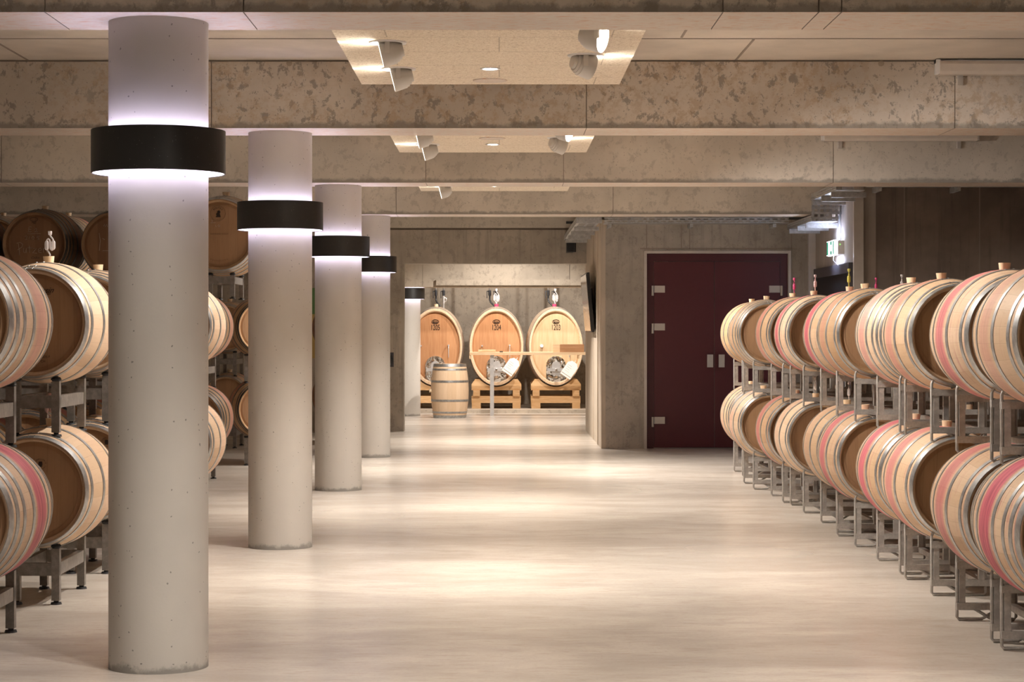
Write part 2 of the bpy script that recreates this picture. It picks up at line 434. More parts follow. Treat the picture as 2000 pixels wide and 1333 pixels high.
# back room
bm = BM(); box(bm, -3.6, 2.6, 41.2, 41.4, 0, SLAB); struct('wall_back_room', bm, 'wall_light')
bm = BM(); box(bm, -3.6, -3.4, WB+.3, 41.2, 0, SLAB); struct('wall_left_room', bm, 'wall_light')
bm = BM(); box(bm, 2.4, 2.6, WB+.3, 41.2, 0, SLAB); struct('wall_right_room', bm, 'wall_light')
bm = BM(); box(bm, -3.4, PX(825, 36.6), 36.6, 37.2, 2.316, SLAB); 
box(bm, PX(825, 36.6)+.004, PX(1112, 36.6), 36.6, 37.2, 2.316, SLAB); box(bm, PX(1112, 36.6)+.012, 2.4, 36.6, 37.2, 2.316, SLAB)
box(bm, PX(852, 36.6), 2.4, 36.52, 36.6, 2.345, 2.445); box(bm, -3.4, 2.4, 36.62, 37.1, 2.33, SLAB, 1)
struct('beam', bm, 'wall_light', 'joint', label='concrete beam with a ledge inside the back room', cat='beam')
bm = BM(); box(bm, -3.4, 2.4, 38.0, 41.2, 0, .066); struct('trim_1', bm, 'wall_light')

# concrete core with the maroon door
KY = 26.55; KX0, KX1 = 1.3275, 4.09
DX0, DX1, DZ = PX(1258, KY), PX(1545, KY), PZ(490, KY)
bm = BM()
box(bm, KX0, DX0, KY, KY+.3, 0, 2.97); box(bm, DX1, KX1, KY, KY+.3, 0, 2.97); box(bm, DX0, DX1, KY, KY+.3, DZ, 2.97)
for px in (1262, 1330, 1346, 1545):
    x = PX(px, KY); box(bm, x, x+.012, KY-.003, KY, DZ+.02, 2.97, 1)
box(bm, DX0-.05, DX1+.05, KY-.003, KY, DZ+.02, DZ+.035, 1)
struct('wall_core', bm, 'wall', 'joint')
bm = BM(); box(bm, KX0, KX0+.2, KY+.3, WB+.3, 0, 2.97); box(bm, KX0-.012, KX0, KY+.9, KY+.93, 0, 2.97); box(bm, KX0-.008, KX0, KY+2.2, KY+2.3, 0, 2.97)
box(bm, KX0-.004, KX0+.05, KY-.003, KY+.3, 0, 2.97)
struct('wall_core_side', bm, 'core_side')
d = thing('door_1', 'maroon double steel door set in the concrete core', 'door', (DX0, KY, 0)); d['kind'] = 'structure'
W = DX1-DX0; H = DZ
bm = BM(); 
box(bm, 0, .035, -.012, .16, 0, H); box(bm, W-.035, W, -.012, .16, 0, H); box(bm, .035, W-.035, -.012, .16, H-.035, H)
part('steel_surround', bm, 'frame_steel', d)
bm = BM(); box(bm, .035, .13, .08, .16, 0, H-.035); box(bm, W-.13, W-.035, .08, .16, 0, H-.035); box(bm, .13, W-.13, .08, .16, H-.135, H-.035)
part('door_frame', bm, 'door_red_frame', d)
xm = PX(1396.5, KY)-DX0
lf = obox('door_leaf', 'door_red', d, .134, xm-.003, .075, .13, .012, H-.14)
rt = obox('door_leaf', 'door_red', d, xm+.003, W-.134, .075, .13, .012, H-.14)
for leaf, px in ((lf, 1387.5), (rt, 1410)):
    x = PX(px, KY)-DX0
    bm = BM(); box(bm, x-.038, x+.038, .02, .055, PZ(718, KY), PZ(693, KY)); box(bm, x-.03, x+.03, .055, .076, PZ(716, KY), PZ(695, KY))
    part('handle', bm, 'grey_paint', leaf)
for py in (565, 639, 822):
    z = PZ(py, KY)
    for leaf, s, x in ((lf, 1, .135), (rt, -1, W-.135)):
        bm = BM(); box(bm, min(x, x+s*.14), max(x, x+s*.14), .055, .076, z-.045, z+.045)
        cyl(bm, (x-s*.02, .05, z-.085), .016, .016, .13, 'z', 12); part('hinge', bm, 'frame_steel', leaf)

# recess wall with the exit sign, and the dark wall at right
RX, RY = 4.09, 23.6
bm = BM(); box(bm, RX, RX+.25, RY, KY+.3, 0, SLAB)
struct('wall_recess', bm, 'recess')
bm = BM(); box(bm, RX+.25, XR+.2, RY, RY+.3, 0, SLAB)
for px in (1765, 1912):
    x = PX(px, RY); box(bm, x, x+.015, RY-.003, RY, 0, SLAB, 1)
struct('wall_dark', bm, 'dark_wall', 'joint')
bm = BM(); box(bm, RX-.012, RX+.10, RY-.05, RY, 0, SLAB); struct('trim_2', bm, 'frame_steel')
bm = BM(); box(bm, RX-.09, RX, KY-.08, KY, 0, 2.97); struct('trim_3', bm, 'frame_steel')
d2 = thing('door_2', 'dark door in the recess wall under the exit sign', 'door', (RX, 0, 0)); d2['kind'] = 'structure'
bm = BM(); box(bm, -.05, 0, 23.75, 26.25, 2.2, 2.32); box(bm, -.05, 0, 23.68, 23.75, 0, 2.32); box(bm, -.05, 0, 26.25, 26.32, 0, 2.32); part('door_frame', bm, 'dark_grey', d2)
obox('door_leaf', 'void', d2, -.03, -.001, 23.75, 26.25, 0, 2.2)

# exit sign
t = thing('exit_sign', 'lit green and white emergency exit sign on the recess wall', 'exit sign', (RX-.075, 24.55, 2.52))
obox('lightbox', 'sign_glow', t, -.045, .0, -.27, .27, -.085, .085)
obox('housing', 'white_paint', t, .0, .075, -.27, .27, -.08, .08)
bm = BM()
box(bm, -.047, -.0452, -.26, -.17, -.08, .08); box(bm, -.047, -.0452, -.10, .02, .035, .08); box(bm, -.047, -.0452, -.10, .02, -.08, -.035); box(bm, -.047, -.0452, .16, .26, -.08, .08)
part('pictogram', bm, 'sign_green', t)
obox('light_slot', 'slot_glow', t, -.035, -.008, -.24, .24, .0852, .088); obox('light_slot', 'slot_glow', t, -.035, -.008, -.24, .24, -.088, -.0852)
obox('indicator', 'led_green', t, .02, .03, -.272, -.27, .03, .04)
bm = BM(); tube(bm, [(-.02, -.1, -.085), (-.03, -.12, -.15), (.03, -.15, -.22), (.07, -.18, -.24)], .0016, 6); part('pull_cord', bm, 'white_paint', t)
bm = BM(); tube(bm, [(RX-.02, 24.5, 2.61), (RX-.02, 24.5, 3.2)], .012, 8); tube(bm, [(RX-.02, 24.42, 2.61), (RX-.02, 24.42, 3.2)], .009, 8)
tag(link('conduit', mesh('conduit', bm, 'tray')), 'thin grey conduit rising from the exit sign', 'conduit')

# cable trays
def slotted(bm, p0, p1, h, along):
    L = p1-p0
    for a, b in ((0, .25), (.39, .61), (.75, 1)): along(bm, p0, p1, h*a, h*b)
    n = max(2, int(L/.095))
    for k in range(n):
        for r, z0 in ((0, .25), (.5, .61)):
            a = p0+L*(k+r)/n; along(bm, a, min(p1, a+.036), h*z0, h*(z0+.14))
def rack_tray(label, name='cable_tray', group='galvanised cable trays'): return thing(name, label, 'cable tray', group=group)
zt = PZ(437, 26.25)
t = rack_tray('perforated galvanised cable tray above the maroon door')
bm = BM(); slotted(bm, PX(1180, 26.2), PX(1540, 26.2), .075, lambda b, a, c, z0, z1: box(b, a, c, 26.15, 26.155, zt+z0, zt+z1)); part('side_flange', bm, 'tray', t)
obox('tray_bed', 'tray', t, PX(1180, 26.2), PX(1540, 26.2), 26.155, 26.48, zt, zt+.006)
for px in (1191, 1350, 1512):
    x = PX(px, 26.2); bm = BM(); box(bm, x-.02, x+.02, 26.15, KY, zt-.05, zt-.004); part('bracket', bm, 'tray', t)
t = rack_tray('cable tray turning the core corner towards the back room')
bm = BM(); slotted(bm, 26.2, 31.15, .075, lambda b, a, c, z0, z1: box(b, .985, .99, a, c, zt+z0, zt+z1)); part('side_flange', bm, 'tray', t)
bm = BM(); box(bm, .99, 1.02, 26.2, 31.15, zt, zt+.006); box(bm, 1.11, 1.14, 26.2, 31.15, zt, zt+.006); box(bm, 1.24, 1.27, 26.2, 31.15, zt, zt+.006)
for k in range(25): box(bm, 1.0, 1.27, 26.25+k*.2, 26.30+k*.2, zt, zt+.005)
box(bm, .985, 1.312, 26.14, 26.2, zt, zt+.075)
part('tray_bed', bm, 'tray', t)
for k in range(4):
    y = 27+k*1.2; bm = BM(); box(bm, .99, KX0-.012, y, y+.05, zt-.055, zt-.001); part('bracket', bm, 'tray', t)
t = rack_tray('cable tray climbing along the recess wall above the exit sign')
zu = PZ(392, 24.3); zt2 = 2.83
bm = BM(); slotted(bm, 22.5, 24.3, .08, lambda b, a, c, z0, z1: box(b, 3.70, 3.705, a, c, zu+z0, zu+z1)); slotted(bm, 24.3, 26.3, .07, lambda b, a, c, z0, z1: box(b, 3.70, 3.705, a, c, zt2+z0, zt2+z1)); part('side_flange', bm, 'tray', t)
bm = BM(); box(bm, 3.705, 4.02, 22.5, 24.3, zu, zu+.006); box(bm, 3.705, 4.02, 24.3, 26.3, zt2, zt2+.006)
part('tray_bed', bm, 'tray', t)
bm = BM()
for k in range(5): box(bm, 3.705+k*.07, 3.735+k*.07, 24.27, 24.29, zt2, zu)
for k in range(4): box(bm, 3.705, 4.02, 24.26, 24.295, zt2+.02+k*(zu-zt2)/4, zt2+.05+k*(zu-zt2)/4)
part('riser', bm, 'tray', t)
for y, z in ((22.8, zu), (23.5, zu), (24.15, zu), (24.7, zt2), (25.4, zt2), (26.1, zt2)):
    bm = BM(); box(bm, 3.70, RX-.002, y, y+.05, z-.06, z-.002); part('bracket', bm, 'tray', t)
t = rack_tray('dark cable tray high on the dark wall')
zq = 3.175
bm = BM(); slotted(bm, 4.2, XR, .07, lambda b, a, c, z0, z1: box(b, a, c, 23.2, 23.205, zq+z0, zq+z1)); part('side_flange', bm, 'tray', t)
obox('tray_bed', 'tray', t, 4.2, XR, 23.205, 23.5, zq, zq+.006)
for px in (1719, 1873):
    x = PX(px, 23.2); obox('bracket', 'tray', t, x-.02, x+.02, 23.2, RY, zq-.06, zq-.001)
t = thing('junction_box', 'black junction box under the cable tray over the opening', 'junction box', (1.07, 31.15, 2.72))
obox('case', 'black', t, -.05, .05, -.3, .05, 0, .23)
bm = BM(); tube(bm, [(.06, -.25, .33), (.06, -.25, 0)], .03, 10); part('cable', bm, 'black', t)
bm = BM(); tube(bm, [(-.07, -.55, .43), (.18, -.55, .43)], .02, 8); part('stub_pipe', bm, 'black', t)

# acoustic ceiling panels with lamps
spots = []
PZL = 3.16
bayn = ('nearest', 'second', 'third', 'fourth')
def gimbal(x, y, s, label, aim_y=0.0, on=True):
    t = thing('spotlight', label, 'spotlight', (x, y, PZL), group='swivel spotlights in the ceiling panels')
    bm = BM(); lathe(bm, [(0, .108), (-.008, .105), (-.008, .08), (0, .078)], 32, 'z', sharp=(0, 1, 2, 3)); part('trim_ring', bm, 'white_paint', t)
    tilt = math.radians(14)
    # body axis points sideways and a little down: the cup hangs below the panel
    d = Vector((s*math.cos(tilt), aim_y, -math.sin(tilt))).normalized()
    q = d.to_track_quat('Z', 'X').to_matrix()
    c = Vector((-s*.005, 0, -.058))
    def place(bm_):
        for v in bm_.verts: v.co = q @ v.co + c
    bm = BM()
    pr = [(-.085, .012), (-.083, .040), (-.066, .044), (-.066, .054), (-.05, .057), (-.05, .064), (-.034, .067), (-.034, .072), (.045, .079), (.047, .076), (.038, .072)]
    R = lathe(bm, pr, 32, 'z', sharp=range(1, 10)); cap(bm, R[0]); place(bm); part('housing', bm, 'grey_paint', t)
    bm = BM(); R = lathe(bm, [(.036, .0715), (.041, .0715), (.0425, .0001)], 32, 'z'); place(bm); part('lens', bm, 'lens', t)
    for q0 in (-.086, .080): obox('bracket', 'grey_paint', t, -.014, .014, q0, q0+.006, -.075, 0)
    spots.append((Vector((x, y, PZL)) + c + d*.055, d))
for i in range(4):
    dy = i*5.16
    x0, x1, y0, y1 = -.912, .797, 10.02+dy, 13.58+dy
    bm = BM(); box(bm, x0, x1, y0, y1, PZL, SLAB)
    tag(link('ceiling_panel', mesh('ceiling_panel', bm, 'panel')), f'tan wood-wool acoustic ceiling panel with lamps, {bayn[i]} from the viewer', 'ceiling panel', 'wood-wool ceiling panels')
    names = (('near left', -.63, 11.6, -1), ('far left', -.625, 12.76, -1), ('near right', .52, 11.0, 1), ('far right', .512, 12.14, 1))
    for nm, x, y, s in names:
        if i == 3 : continue
        if i == 2 and nm not in ('far left',): 
            spots.append((Vector((x, y+dy, PZL-.06)), Vector((s*.88, -.05, -.47)))); continue
        gimbal(x, y+dy, s, f'grey swivel spotlight, {nm} corner of the {bayn[i]} ceiling panel', {'near right': -.45, 'far right': .42}.get(nm, -.035))
    if i < 3:
        t = thing('downlight', f'small round recessed downlight in the middle of the {bayn[i]} ceiling panel', 'downlight', (-.056, 12.76+dy, PZL), group='recessed downlights')
        bm = BM(); lathe(bm, [(0, .064), (-.005, .063), (-.005, .047), (0, .045)], 32, 'z', sharp=(1, 2)); part('trim_ring', bm, 'steel', t)
        bm = BM(); R = lathe(bm, [(-.001, .046), (-.0035, .044)], 32, 'z'); cap(bm, R[1]); part('lens', bm, 'lens', t)
    if i < 2:
        bm = BM(); cyl(bm, (0, 0, -.006), .11, .113, .006, 'z', 48)
        o = link('ceiling_speaker', mesh('ceiling_speaker', bm, 'soffit'), loc=(-.06, (13.35, 17.35)[i], PZL)); tag(o, f'flat round cream loudspeaker disc in the {bayn[i]} ceiling panel', 'speaker', 'ceiling speakers')

# batten lights on the beams
def batten(x0, y, z, label, L=1.47):
    t = thing('batten_light', label, 'light', (x0, y, z), group='batten lights on the beams')
    bm = BM(); R = []
    prof = [(0, 0), (-.085, .0), (-.10, -.02), (-.10, -.07), (-.085, -.09), (0, -.09)]
    A = [bm.verts.new((.02, p[0], p[1])) for p in prof]; B = [bm.verts.new((L-.02, p[0], p[1])) for p in prof]
    bm.faces.new(A); bm.faces.new(B)
    for k in range(6): bm.faces.new((A[k], A[(k+1) % 6], B[(k+1) % 6], B[k]))
    part('diffuser', bm, 'batten', t)
    bm = BM(); box(bm, 0, L, -.05, .0, -.012, .012); box(bm, 0, .025, -.08, 0, -.085, .012); box(bm, L-.025, L, -.08, 0, -.085, .012); part('housing', bm, 'white_paint', t)
    for u in (.12, .88):
        bm = BM(); box(bm, u*L-.018, u*L+.018, -.02, .008, -.155, .04); part('bracket', bm, 'steel', t)
batten(PX(1830, 14.0), 14.085, PZ(121, 14.05), 'unlit white batten light on the blotched beam at the upper right')
batten(PX(1605, 19.2), 19.245, PZ(257, 19.2), 'unlit white batten light on the plain beam above the dark wall')
# anchor plugs on the blotched beam
for px in (565, 1721):
    bm = BM(); cyl(bm, (PX(px, 14.09), 14.082, PZ(124, 14.09)), .02, .02, .012, 'y', 16)
    tag(link('anchor_plug', mesh('anchor_plug', bm, 'wall_light')), 'round pale anchor plug on the blotched beam, ' + ('beside the second column' if px < 1000 else 'left of the batten light'), 'plug', 'anchor plugs')

# ------------------------------------------------------------------ barrels
RB, RH, HL = .334, .283, .45
def rad(y): return RH + (RB-RH)*(1-(y/HL)**2)
def body_mesh():
    bm = BM(); n = 18
    prof = [(-HL+.045, RH-.022), (-HL+.012, RH-.014), (-HL, RH-.006)] + [(-HL+2*HL*k/n, rad(-HL+2*HL*k/n)) for k in range(n+1)] + [(HL, RH-.006), (HL-.012, RH-.014), (HL-.045, RH-.022)]
    lathe(bm, prof, 72, 'y', sharp=(1, 2, 3, n+3, n+4, n+5)); return mesh('barrel_body', bm, 'stave')
def head_mesh(s):
    bm = BM(); y = s*(HL-.04); R = lathe(bm, [(y-s*.004, RH-.0205), (y-s*.002, RH-.030), (y+s*.004, RH-.044)], 72, 'y', sharp=(1, 2)); cap(bm, R[1]); return mesh('barrel_head', bm, 'head')
def hoop_mesh(y0, y1, mat):
    bm = BM(); th = .0028
    lathe(bm, [(y0, rad(y0)-.001), (y0, rad(y0)+th), ((y0+y1)/2, rad((y0+y1)/2)+th), (y1, rad(y1)+th), (y1, rad(y1)-.001)], 72, 'y', sharp=(1, 3))
    ym = (y0+y1)/2
    for a in (-.10, .02):
        for dy in (-.25, .25):
            y = ym + dy*(y1-y0); r = rad(y)+th
            v = bmesh.ops.create_icosphere(bm, subdivisions=1, radius=.0048)['verts']
            for q in v: q.co += Vector((r*math.sin(a), y, r*math.cos(a)))
    return mesh('barrel_hoop', bm, mat)
H8 = [(.402, .4495), (.340, .374), (.262, .292), (.130, .165)]
H6 = [(.402, .4495), (.340, .370), (.140, .176)]
def hoopset(h, mat): return [hoop_mesh(a, b, mat) for a, b in h] + [hoop_mesh(-b, -a, mat) for a, b in h]
HOOPS = {('6', 1): hoopset(H6, 'hoop_dark'), ('8', 0): hoopset(H8, 'hoop'), ('6', 0): hoopset(H6, 'hoop'), ('8', 1): hoopset(H8, 'hoop_dark')}
BODY, HEAD0, HEAD1 = body_mesh(), head_mesh(-1), head_mesh(1)
bm = BM(); cyl(bm, (0, 0, RB-.008), .026, .031, .042, 'z', 20); BUNG = mesh('barrel_bung', bm, 'bung')
barrels = {}
def barrel(key, x, y, z, label, group, tone=.0, stain=.1, hoops='8', dark=0, sc=1., rz=0., roll=0.):
    t = thing('barrel', label, 'barrel', (x, y, z), (0, roll, rz), group); t.scale = (sc, sc, sc)
    b = link('staves', BODY, t); b['tone'] = float(tone); b['stain'] = float(stain)
    for hm in (HEAD0, HEAD1):
        h = link('head', hm, t); h['tone'] = float(tone)
        if hm is HEAD0: t_head = h
    for hm in HOOPS[(hoops, dark)]: link('hoop', hm, t)
    link('bung', BUNG, t)
    barrels[key] = (t, t_head); return t
def text(parent, s, x, z, size, mat, y=-(HL-.04)-.0062, shear=0., name='stencil', sx=1.):
    cu = bpy.data.curves.new(name, 'FONT'); cu.body = s; cu.size = size; cu.align_x = 'CENTER'; cu.align_y = 'CENTER'
    cu.extrude = .0006; cu.shear = shear; cu.materials.append(M[mat])
    tmp = bpy.data.objects.new(name, cu); me = bpy.data.meshes.new_from_object(tmp); bpy.data.objects.remove(tmp); bpy.data.curves.remove(cu)
    me.name = name
    o = bpy.data.objects.new(name, me); C.objects.link(o); o.parent = parent
    o.location = (x, y, z); o.rotation_euler = (PI/2, 0, 0); o.scale = (sx, 1, 1); return o
def arc_text(parent, s, cx, cz, r, size, mat, a0, a1, y=-(HL-.04)-.0062, flip=False):
    n = len(s)
    for k, ch in enumerate(s):
        if ch == ' ': continue
        a = a0+(a1-a0)*k/max(1, n-1)
        o = text(parent, ch, cx+r*math.sin(a), cz+r*math.cos(a), size, mat, y)
        o.rotation_euler = (PI/2, (a if not flip else a+PI), 0)
def strokes(name, parent, lines, r, mat, y=-(HL-.04)-.0055):
    bm = BM()
    for ln in lines: tube(bm, [(px, y, pz) for px, pz in ln], r, 5)
    return part(name, bm, mat, parent)

# ---- airlocks
def airlock_mesh(mat, s=1.):
    bm = BM()
    def t_(pts, r): tube(bm, [(x*s, 0, z*s) for x, z in pts], [q*s for q in r] if isinstance(r, list) else r*s, 14)
    def capsule(x, z0, z1, r): t_([(x, z0), (x, z0+.002), (x, z0+.007), (x, z0+.012), (x, z1-.012), (x, z1-.007), (x, z1-.002), (x, z1)], [r*.35, r*.62, r*.9, r, r, r*.9, r*.62, r*.35])
    t_([(0, 0), (-.001, .010), (-.010, .026), (-.0175, .036)], .0042); capsule(-.0185, .033, .088, .0118)
    t_([(-.0185, .086), (-.017, .094), (-.010, .099), (-.003, .094), (0, .082), (.0, .052), (.003, .040), (.010, .033), (.0175, .037)], .0045); capsule(.0185, .036, .090, .0118)
    t_([(.0185, .088), (.014, .100), (.004, .112), (0, .120)], .0045)
    t_([(0, .118), (0, .121), (0, .123), (0, .141), (0, .143)], [.004, .009, .0105, .0115, .010])
    return mesh('airlock', bm, mat)
AIR = {k: airlock_mesh('air_'+k) for k in ('clear', 'pink', 'rose', 'yellow')}
def airlock(key, kind, label, rz=0, dz=.034):
    t = barrels[key][0]
    o = link('airlock', AIR[kind], None, (t.location.x, t.location.y, t.location.z + (RB+dz-.004)*t.scale.z), (0, 0, rz))
    tag(o, label, 'airlock', 'airlocks on the barrels'); return o

# ---- racks opposite the columns: two barrels wide, loops of bent rod as cradles
SPX = .74; LEG = .38
YL = .38
def rod_mesh(s, z1):
    bm = BM(); R_ = .0085
    tube(bm, [(s*-.24+s*.0, 0, .075), (s*-.13, 0, .010), (s*-.01, 0, .009), (0, 0, .02), (0, 0, z1-.03), (s*-.008, 0, z1-.008), (s*-.03, 0, z1), (s*-.08, 0, z1-.004), (s*-.2, 0, z1-.052)], R_, 8)
    return mesh('cradle_loop', bm, 'rack')
ZL = .372
ROD = {s: rod_mesh(s, ZL) for s in (-1, 1)}
RW = .16
def bxm(name, mat, *a):
    bm = BM(); box(bm, *a); return mesh(name, bm, mat)
RAIL = {w: bxm('rail', 'rack', -RW, w*SPX+RW, -.02, .02, 0, .036) for w in (0, 1)}
UPR = bxm('upright', 'rack', -.016, .016, -.016, .016, 0, ZL-.115-.036)
SIDE = bxm('side_rail', 'rack', -.018, .018, -LEG+.02, LEG-.02, 0, .034)
def rod_rack(x, y, z, label, wide=1):
    t = thing('barrel_rack', label, 'barrel rack', (x, y, z), group='galvanised racks opposite the columns')
    cx = [0] + ([SPX] if wide else [])
    for yy in (-LEG, LEG):
        for zz in (.058, ZL-.098): link('rail', RAIL[wide], t, (0, yy, zz))
        for c in cx:
            for s in (-1, 1):
                link('upright', UPR, t, (c+s*.13, yy, .094)); link('cradle_loop', ROD[s], t, (c+s*.155, yy, 0))
    for xx in (.13, cx[-1]-(.13 if wide else -.13)):
        for zz in (.059, ZL-.097): link('side_rail', SIDE, t, (xx, 0, zz))
    return t
ZLO = ZL + math.sqrt(rad(LEG)**2-.155**2) - .002
Z2 = ZLO + math.sqrt(rad(LEG)**2-.155**2) - .002
ZUP = Z2 + ZLO
print('tiers right', ZLO, Z2, ZUP)
RD = [21.8, 20.07, 18.53, 17.50, 15.87, 14.82, 13.18, 12.15, 10.38, 9.38]
RXC = [2.70, 2.60, 2.67, 2.70, 2.71, 2.665, 2.66, 2.64, 2.56, 2.55]
ustain = [.1, .1, .5, .9, .95, .25, .5, .45, .8, .3]; lstain = [.2, .25, .65, .12, .1, .85, .95, .65, .7, 1.3]
utone = [.5, .4, .35, .0, .25, .5, .0, .25, .05, .12]; ltone = [.3, .08, .4, .0, .2, .22, .3, .18, .12, .1]
def look(st, tn):
    if st > 1: return 'deep red wine-stained oak barrel'
    if st > .7: return 'red-stained oak barrel'
    if st > .5: return 'pink-stained oak barrel'
    if st > .3: return 'lightly wine-marked oak barrel'
    return 'honey-coloured oak barrel' if tn > .25 else 'pale clean oak barrel'
RS = random.Random(3)
for i, (d, x) in enumerate(zip(RD, RXC)):
    pos = ORD[i]
    for tier, z, st, tn in (('lower', ZLO, lstain[i], ltone[i]), ('upper', ZUP, ustain[i], utone[i])):
        xx = x + (0 if tier == 'upper' else .0)
        barrel(('R', tier, i), xx, d, z, f'{look(st, tn)}, {tier} tier of the aisle row, {pos} from the maroon door', f'{tier} aisle row of barrels opposite the columns', tn, st, RS.choice(['8', '6', '6']), 0, 1, RS.uniform(-.015, .015), RS.uniform(-.06, .06))
        rod_rack(x, d, 0 if tier == 'lower' else Z2, f'galvanised rack under the {tier} barrels of the aisle row, {pos} from the maroon door')
        if i < 8:
            s2 = RS.uniform(.1, .8); t2 = RS.uniform(.1, .4)
            barrel(('R2', tier, i), xx+SPX, d, z, f'oak barrel behind the aisle row, {tier} tier, {pos} from the maroon door', f'{tier} barrels behind the aisle row', t2, s2, '8', 0, 1, RS.uniform(-.015, .015), RS.uniform(-.06, .06))
for key, kind, lab in ((('R', 'upper', 2), 'pink', 'wine-red airlock on the third upper aisle barrel from the maroon door'),
        (('R', 'upper', 3), 'rose', 'pale pink airlock on the fourth upper aisle barrel from the maroon door'),
        (('R', 'upper', 4), 'yellow', 'yellow-green airlock on the fifth upper aisle barrel from the maroon door'),
        (('R2', 'upper', 2), 'pink', 'wine-red airlock peeking up behind the sixth upper aisle barrel'),
        (('R2', 'upper', 3), 'clear', 'clear airlock peeking up in front of the dark wall'),
        (('R', 'lower', 2), 'rose', 'airlock between the tiers, third lower aisle barrel from the maroon door'),
        (('R', 'lower', 3), 'clear', 'airlock between the tiers, fourth lower aisle barrel from the maroon door'),
        (('R', 'lower', 4), 'clear', 'airlock between the tiers, fifth lower aisle barrel from the maroon door')):
    airlock(key, kind, lab, PI/2-.25)

# ---- left: barrels on post racks with black pads
LS = 1.042
LXS = .78
def zoff(sc, dy=.345, dx=.11):
    r = rad(dy/sc)*sc; return math.sqrt(r*r-dx*dx)
O1 = zoff(LS); T1, T2 = .338+O1, 0
Z2L = T1+O1-.002; T2 = Z2L+.333+O1
def post_rack(xs, y, z0, z1, label):
    """posts pairwise under each barrel centre in xs, from z0 to z1, pads at both ends"""
    t = thing('barrel_rack', label, 'barrel rack', (xs[0], y, z0), group='post racks behind the columns')
    h = z1-z0
    pm = bxm('post', 'rack_left', -.022, .022, -.022, .022, .022, h-.026)
    bm = BM(); cyl(bm, (0, 0, 0), .032, .028, .012, 'z', 14); cyl(bm, (0, 0, .012), .014, .014, .012, 'z', 10); f0 = mesh('foot_pad', bm, 'rubber')
    bm = BM(); cyl(bm, (0, 0, h-.027), .02, .03, .012, 'z', 14); cyl(bm, (0, 0, h-.015), .03, .022, .013, 'z', 14); f1 = mesh('top_pad', bm, 'rubber')
    for x in xs:
        for dx in (-.11, .11):
            for dy in (-.345, .345):
                p = link('post', pm, t, (x-xs[0]+dx, dy, 0)); link('foot_pad', f0, p); link('top_pad', f1, p)
    a, b = min(xs)-xs[0]-.132, max(xs)-xs[0]+.132
    zc = h*.58 if h > .28 else h-.075
    for dy in (-.345, .345):
        bm = BM(); box(bm, a, b, dy-.018, dy+.018, zc-.035, zc+.035); part('cross_bar', bm, 'rack_left', t)
    for x in (a+.022, b-.022):
        bm = BM(); box(bm, x-.018, x+.018, -.325, .325, zc-.034, zc+.034); part('side_bar', bm, 'rack_left', t)
    return t
LD = [10.0, 11.75, 13.2, 14.95, 16.6]; LX = -2.577
llook = {0: ('plum-stained', .15, .95, 'toasted', .2, .35), 1: ('pale', .12, .05, 'pale', .02, .03), 2: ('honey', .2, .1, 'honey', .15, .2), 3: ('honey', .3, .3, 'honey', .2, .3), 4: ('pale', .1, .1, 'pale', .05, .15)}
for i, d in enumerate(LD):
    ll, lt, ls, ul, ut, us = llook[i]
    pos = ORD[i] + ' from the viewer'
    barrel(('L', 'lower', i), LX, d, T1, f'{ll} oak barrel, lower tier of the rack row behind the columns, {pos}', 'lower barrels in the row behind the columns', lt, ls, '6' if i in (1, 4) else '8', 0, LS, 0, .02)
    barrel(('L', 'upper', i), LX, d, T2, f'{ul} oak barrel, upper tier of the rack row behind the columns, {pos}', 'upper barrels in the row behind the columns', ut, us, '6' if i in (1, 4) else '8', 0, LS, 0, -.02)
    xs = [LX] + ([LX-LXS] if i >= 2 else [])
    for q, x in enumerate(xs[1:]):
        barrel(('L2', 'lower', i), x, d, T1, f'darker oak barrel deeper behind the columns, lower tier, {pos}', 'barrels deeper behind the columns', .45, .6, '8', 0, LS)
        barrel(('L2', 'upper', i), x, d, T2, f'darker oak barrel deeper behind the columns, upper tier, {pos}', 'barrels deeper behind the columns', .4, .4, '8', 0, LS)
    post_rack(xs, d, 0, .338, f'steel post rack under the lower barrels behind the columns, {pos}')
    post_rack(xs, d, Z2L, Z2L+.333, f'steel post rack between the barrel tiers behind the columns, {pos}')
airlock(('L', 'upper', 1), 'clear', 'clear S-shaped airlock on the pale barrel left of the nearest column', .15, .040)
airlock(('L', 'lower', 1), 'rose', 'airlock half hidden by the rack over the lower pale barrel', .15, .040)
# three-tier stack further back
SD = 20.8
DX = [-5.39, -4.61, -3.83]
dn = ['cut by the picture edge', 'chalked with writing', 'half hidden by the nearest column']
S3 = 1.105; O3 = zoff(S3); O2 = zoff(LS)
Z3 = T2+O2-.002; T3 = Z3+.20+O3
for k, x in enumerate(DX):
    if k:
        for tier, z in (('lower', T1), ('middle', T2)):
            barrel(('D', tier, k), x, SD, z, f'dark oak barrel under the top-tier barrel {dn[k]}, {tier} tier', 'barrels low in the three-tier stack', .8, .2, '8', 1, LS)
    else:
        for tier, z in (('lower', T1), ('middle', T2)):
            barrel(('D', tier, k), x, SD, z, f'dark oak barrel under the top-tier barrel {dn[k]}, {tier} tier', 'barrels low in the three-tier stack', .8, .2, '8', 1, LS)
    barrel(('D', 'top', k), x, SD, T3, f'dark brown oak barrel on the top tier, {dn[k]}', 'dark barrels on the top tier', .93, .1, '8', 1, S3)
post_rack(DX, SD, 0, .338, 'steel floor rack under the dark three-tier stack')
post_rack(DX, SD, Z2L, Z2L+.333, 'steel rack on the lowest tier of the dark stack')
post_rack(DX, SD, Z3, Z3+.20, 'low steel rack carrying the dark top-tier barrels')
EX = [-5.47, -4.75]; ED = 22.6
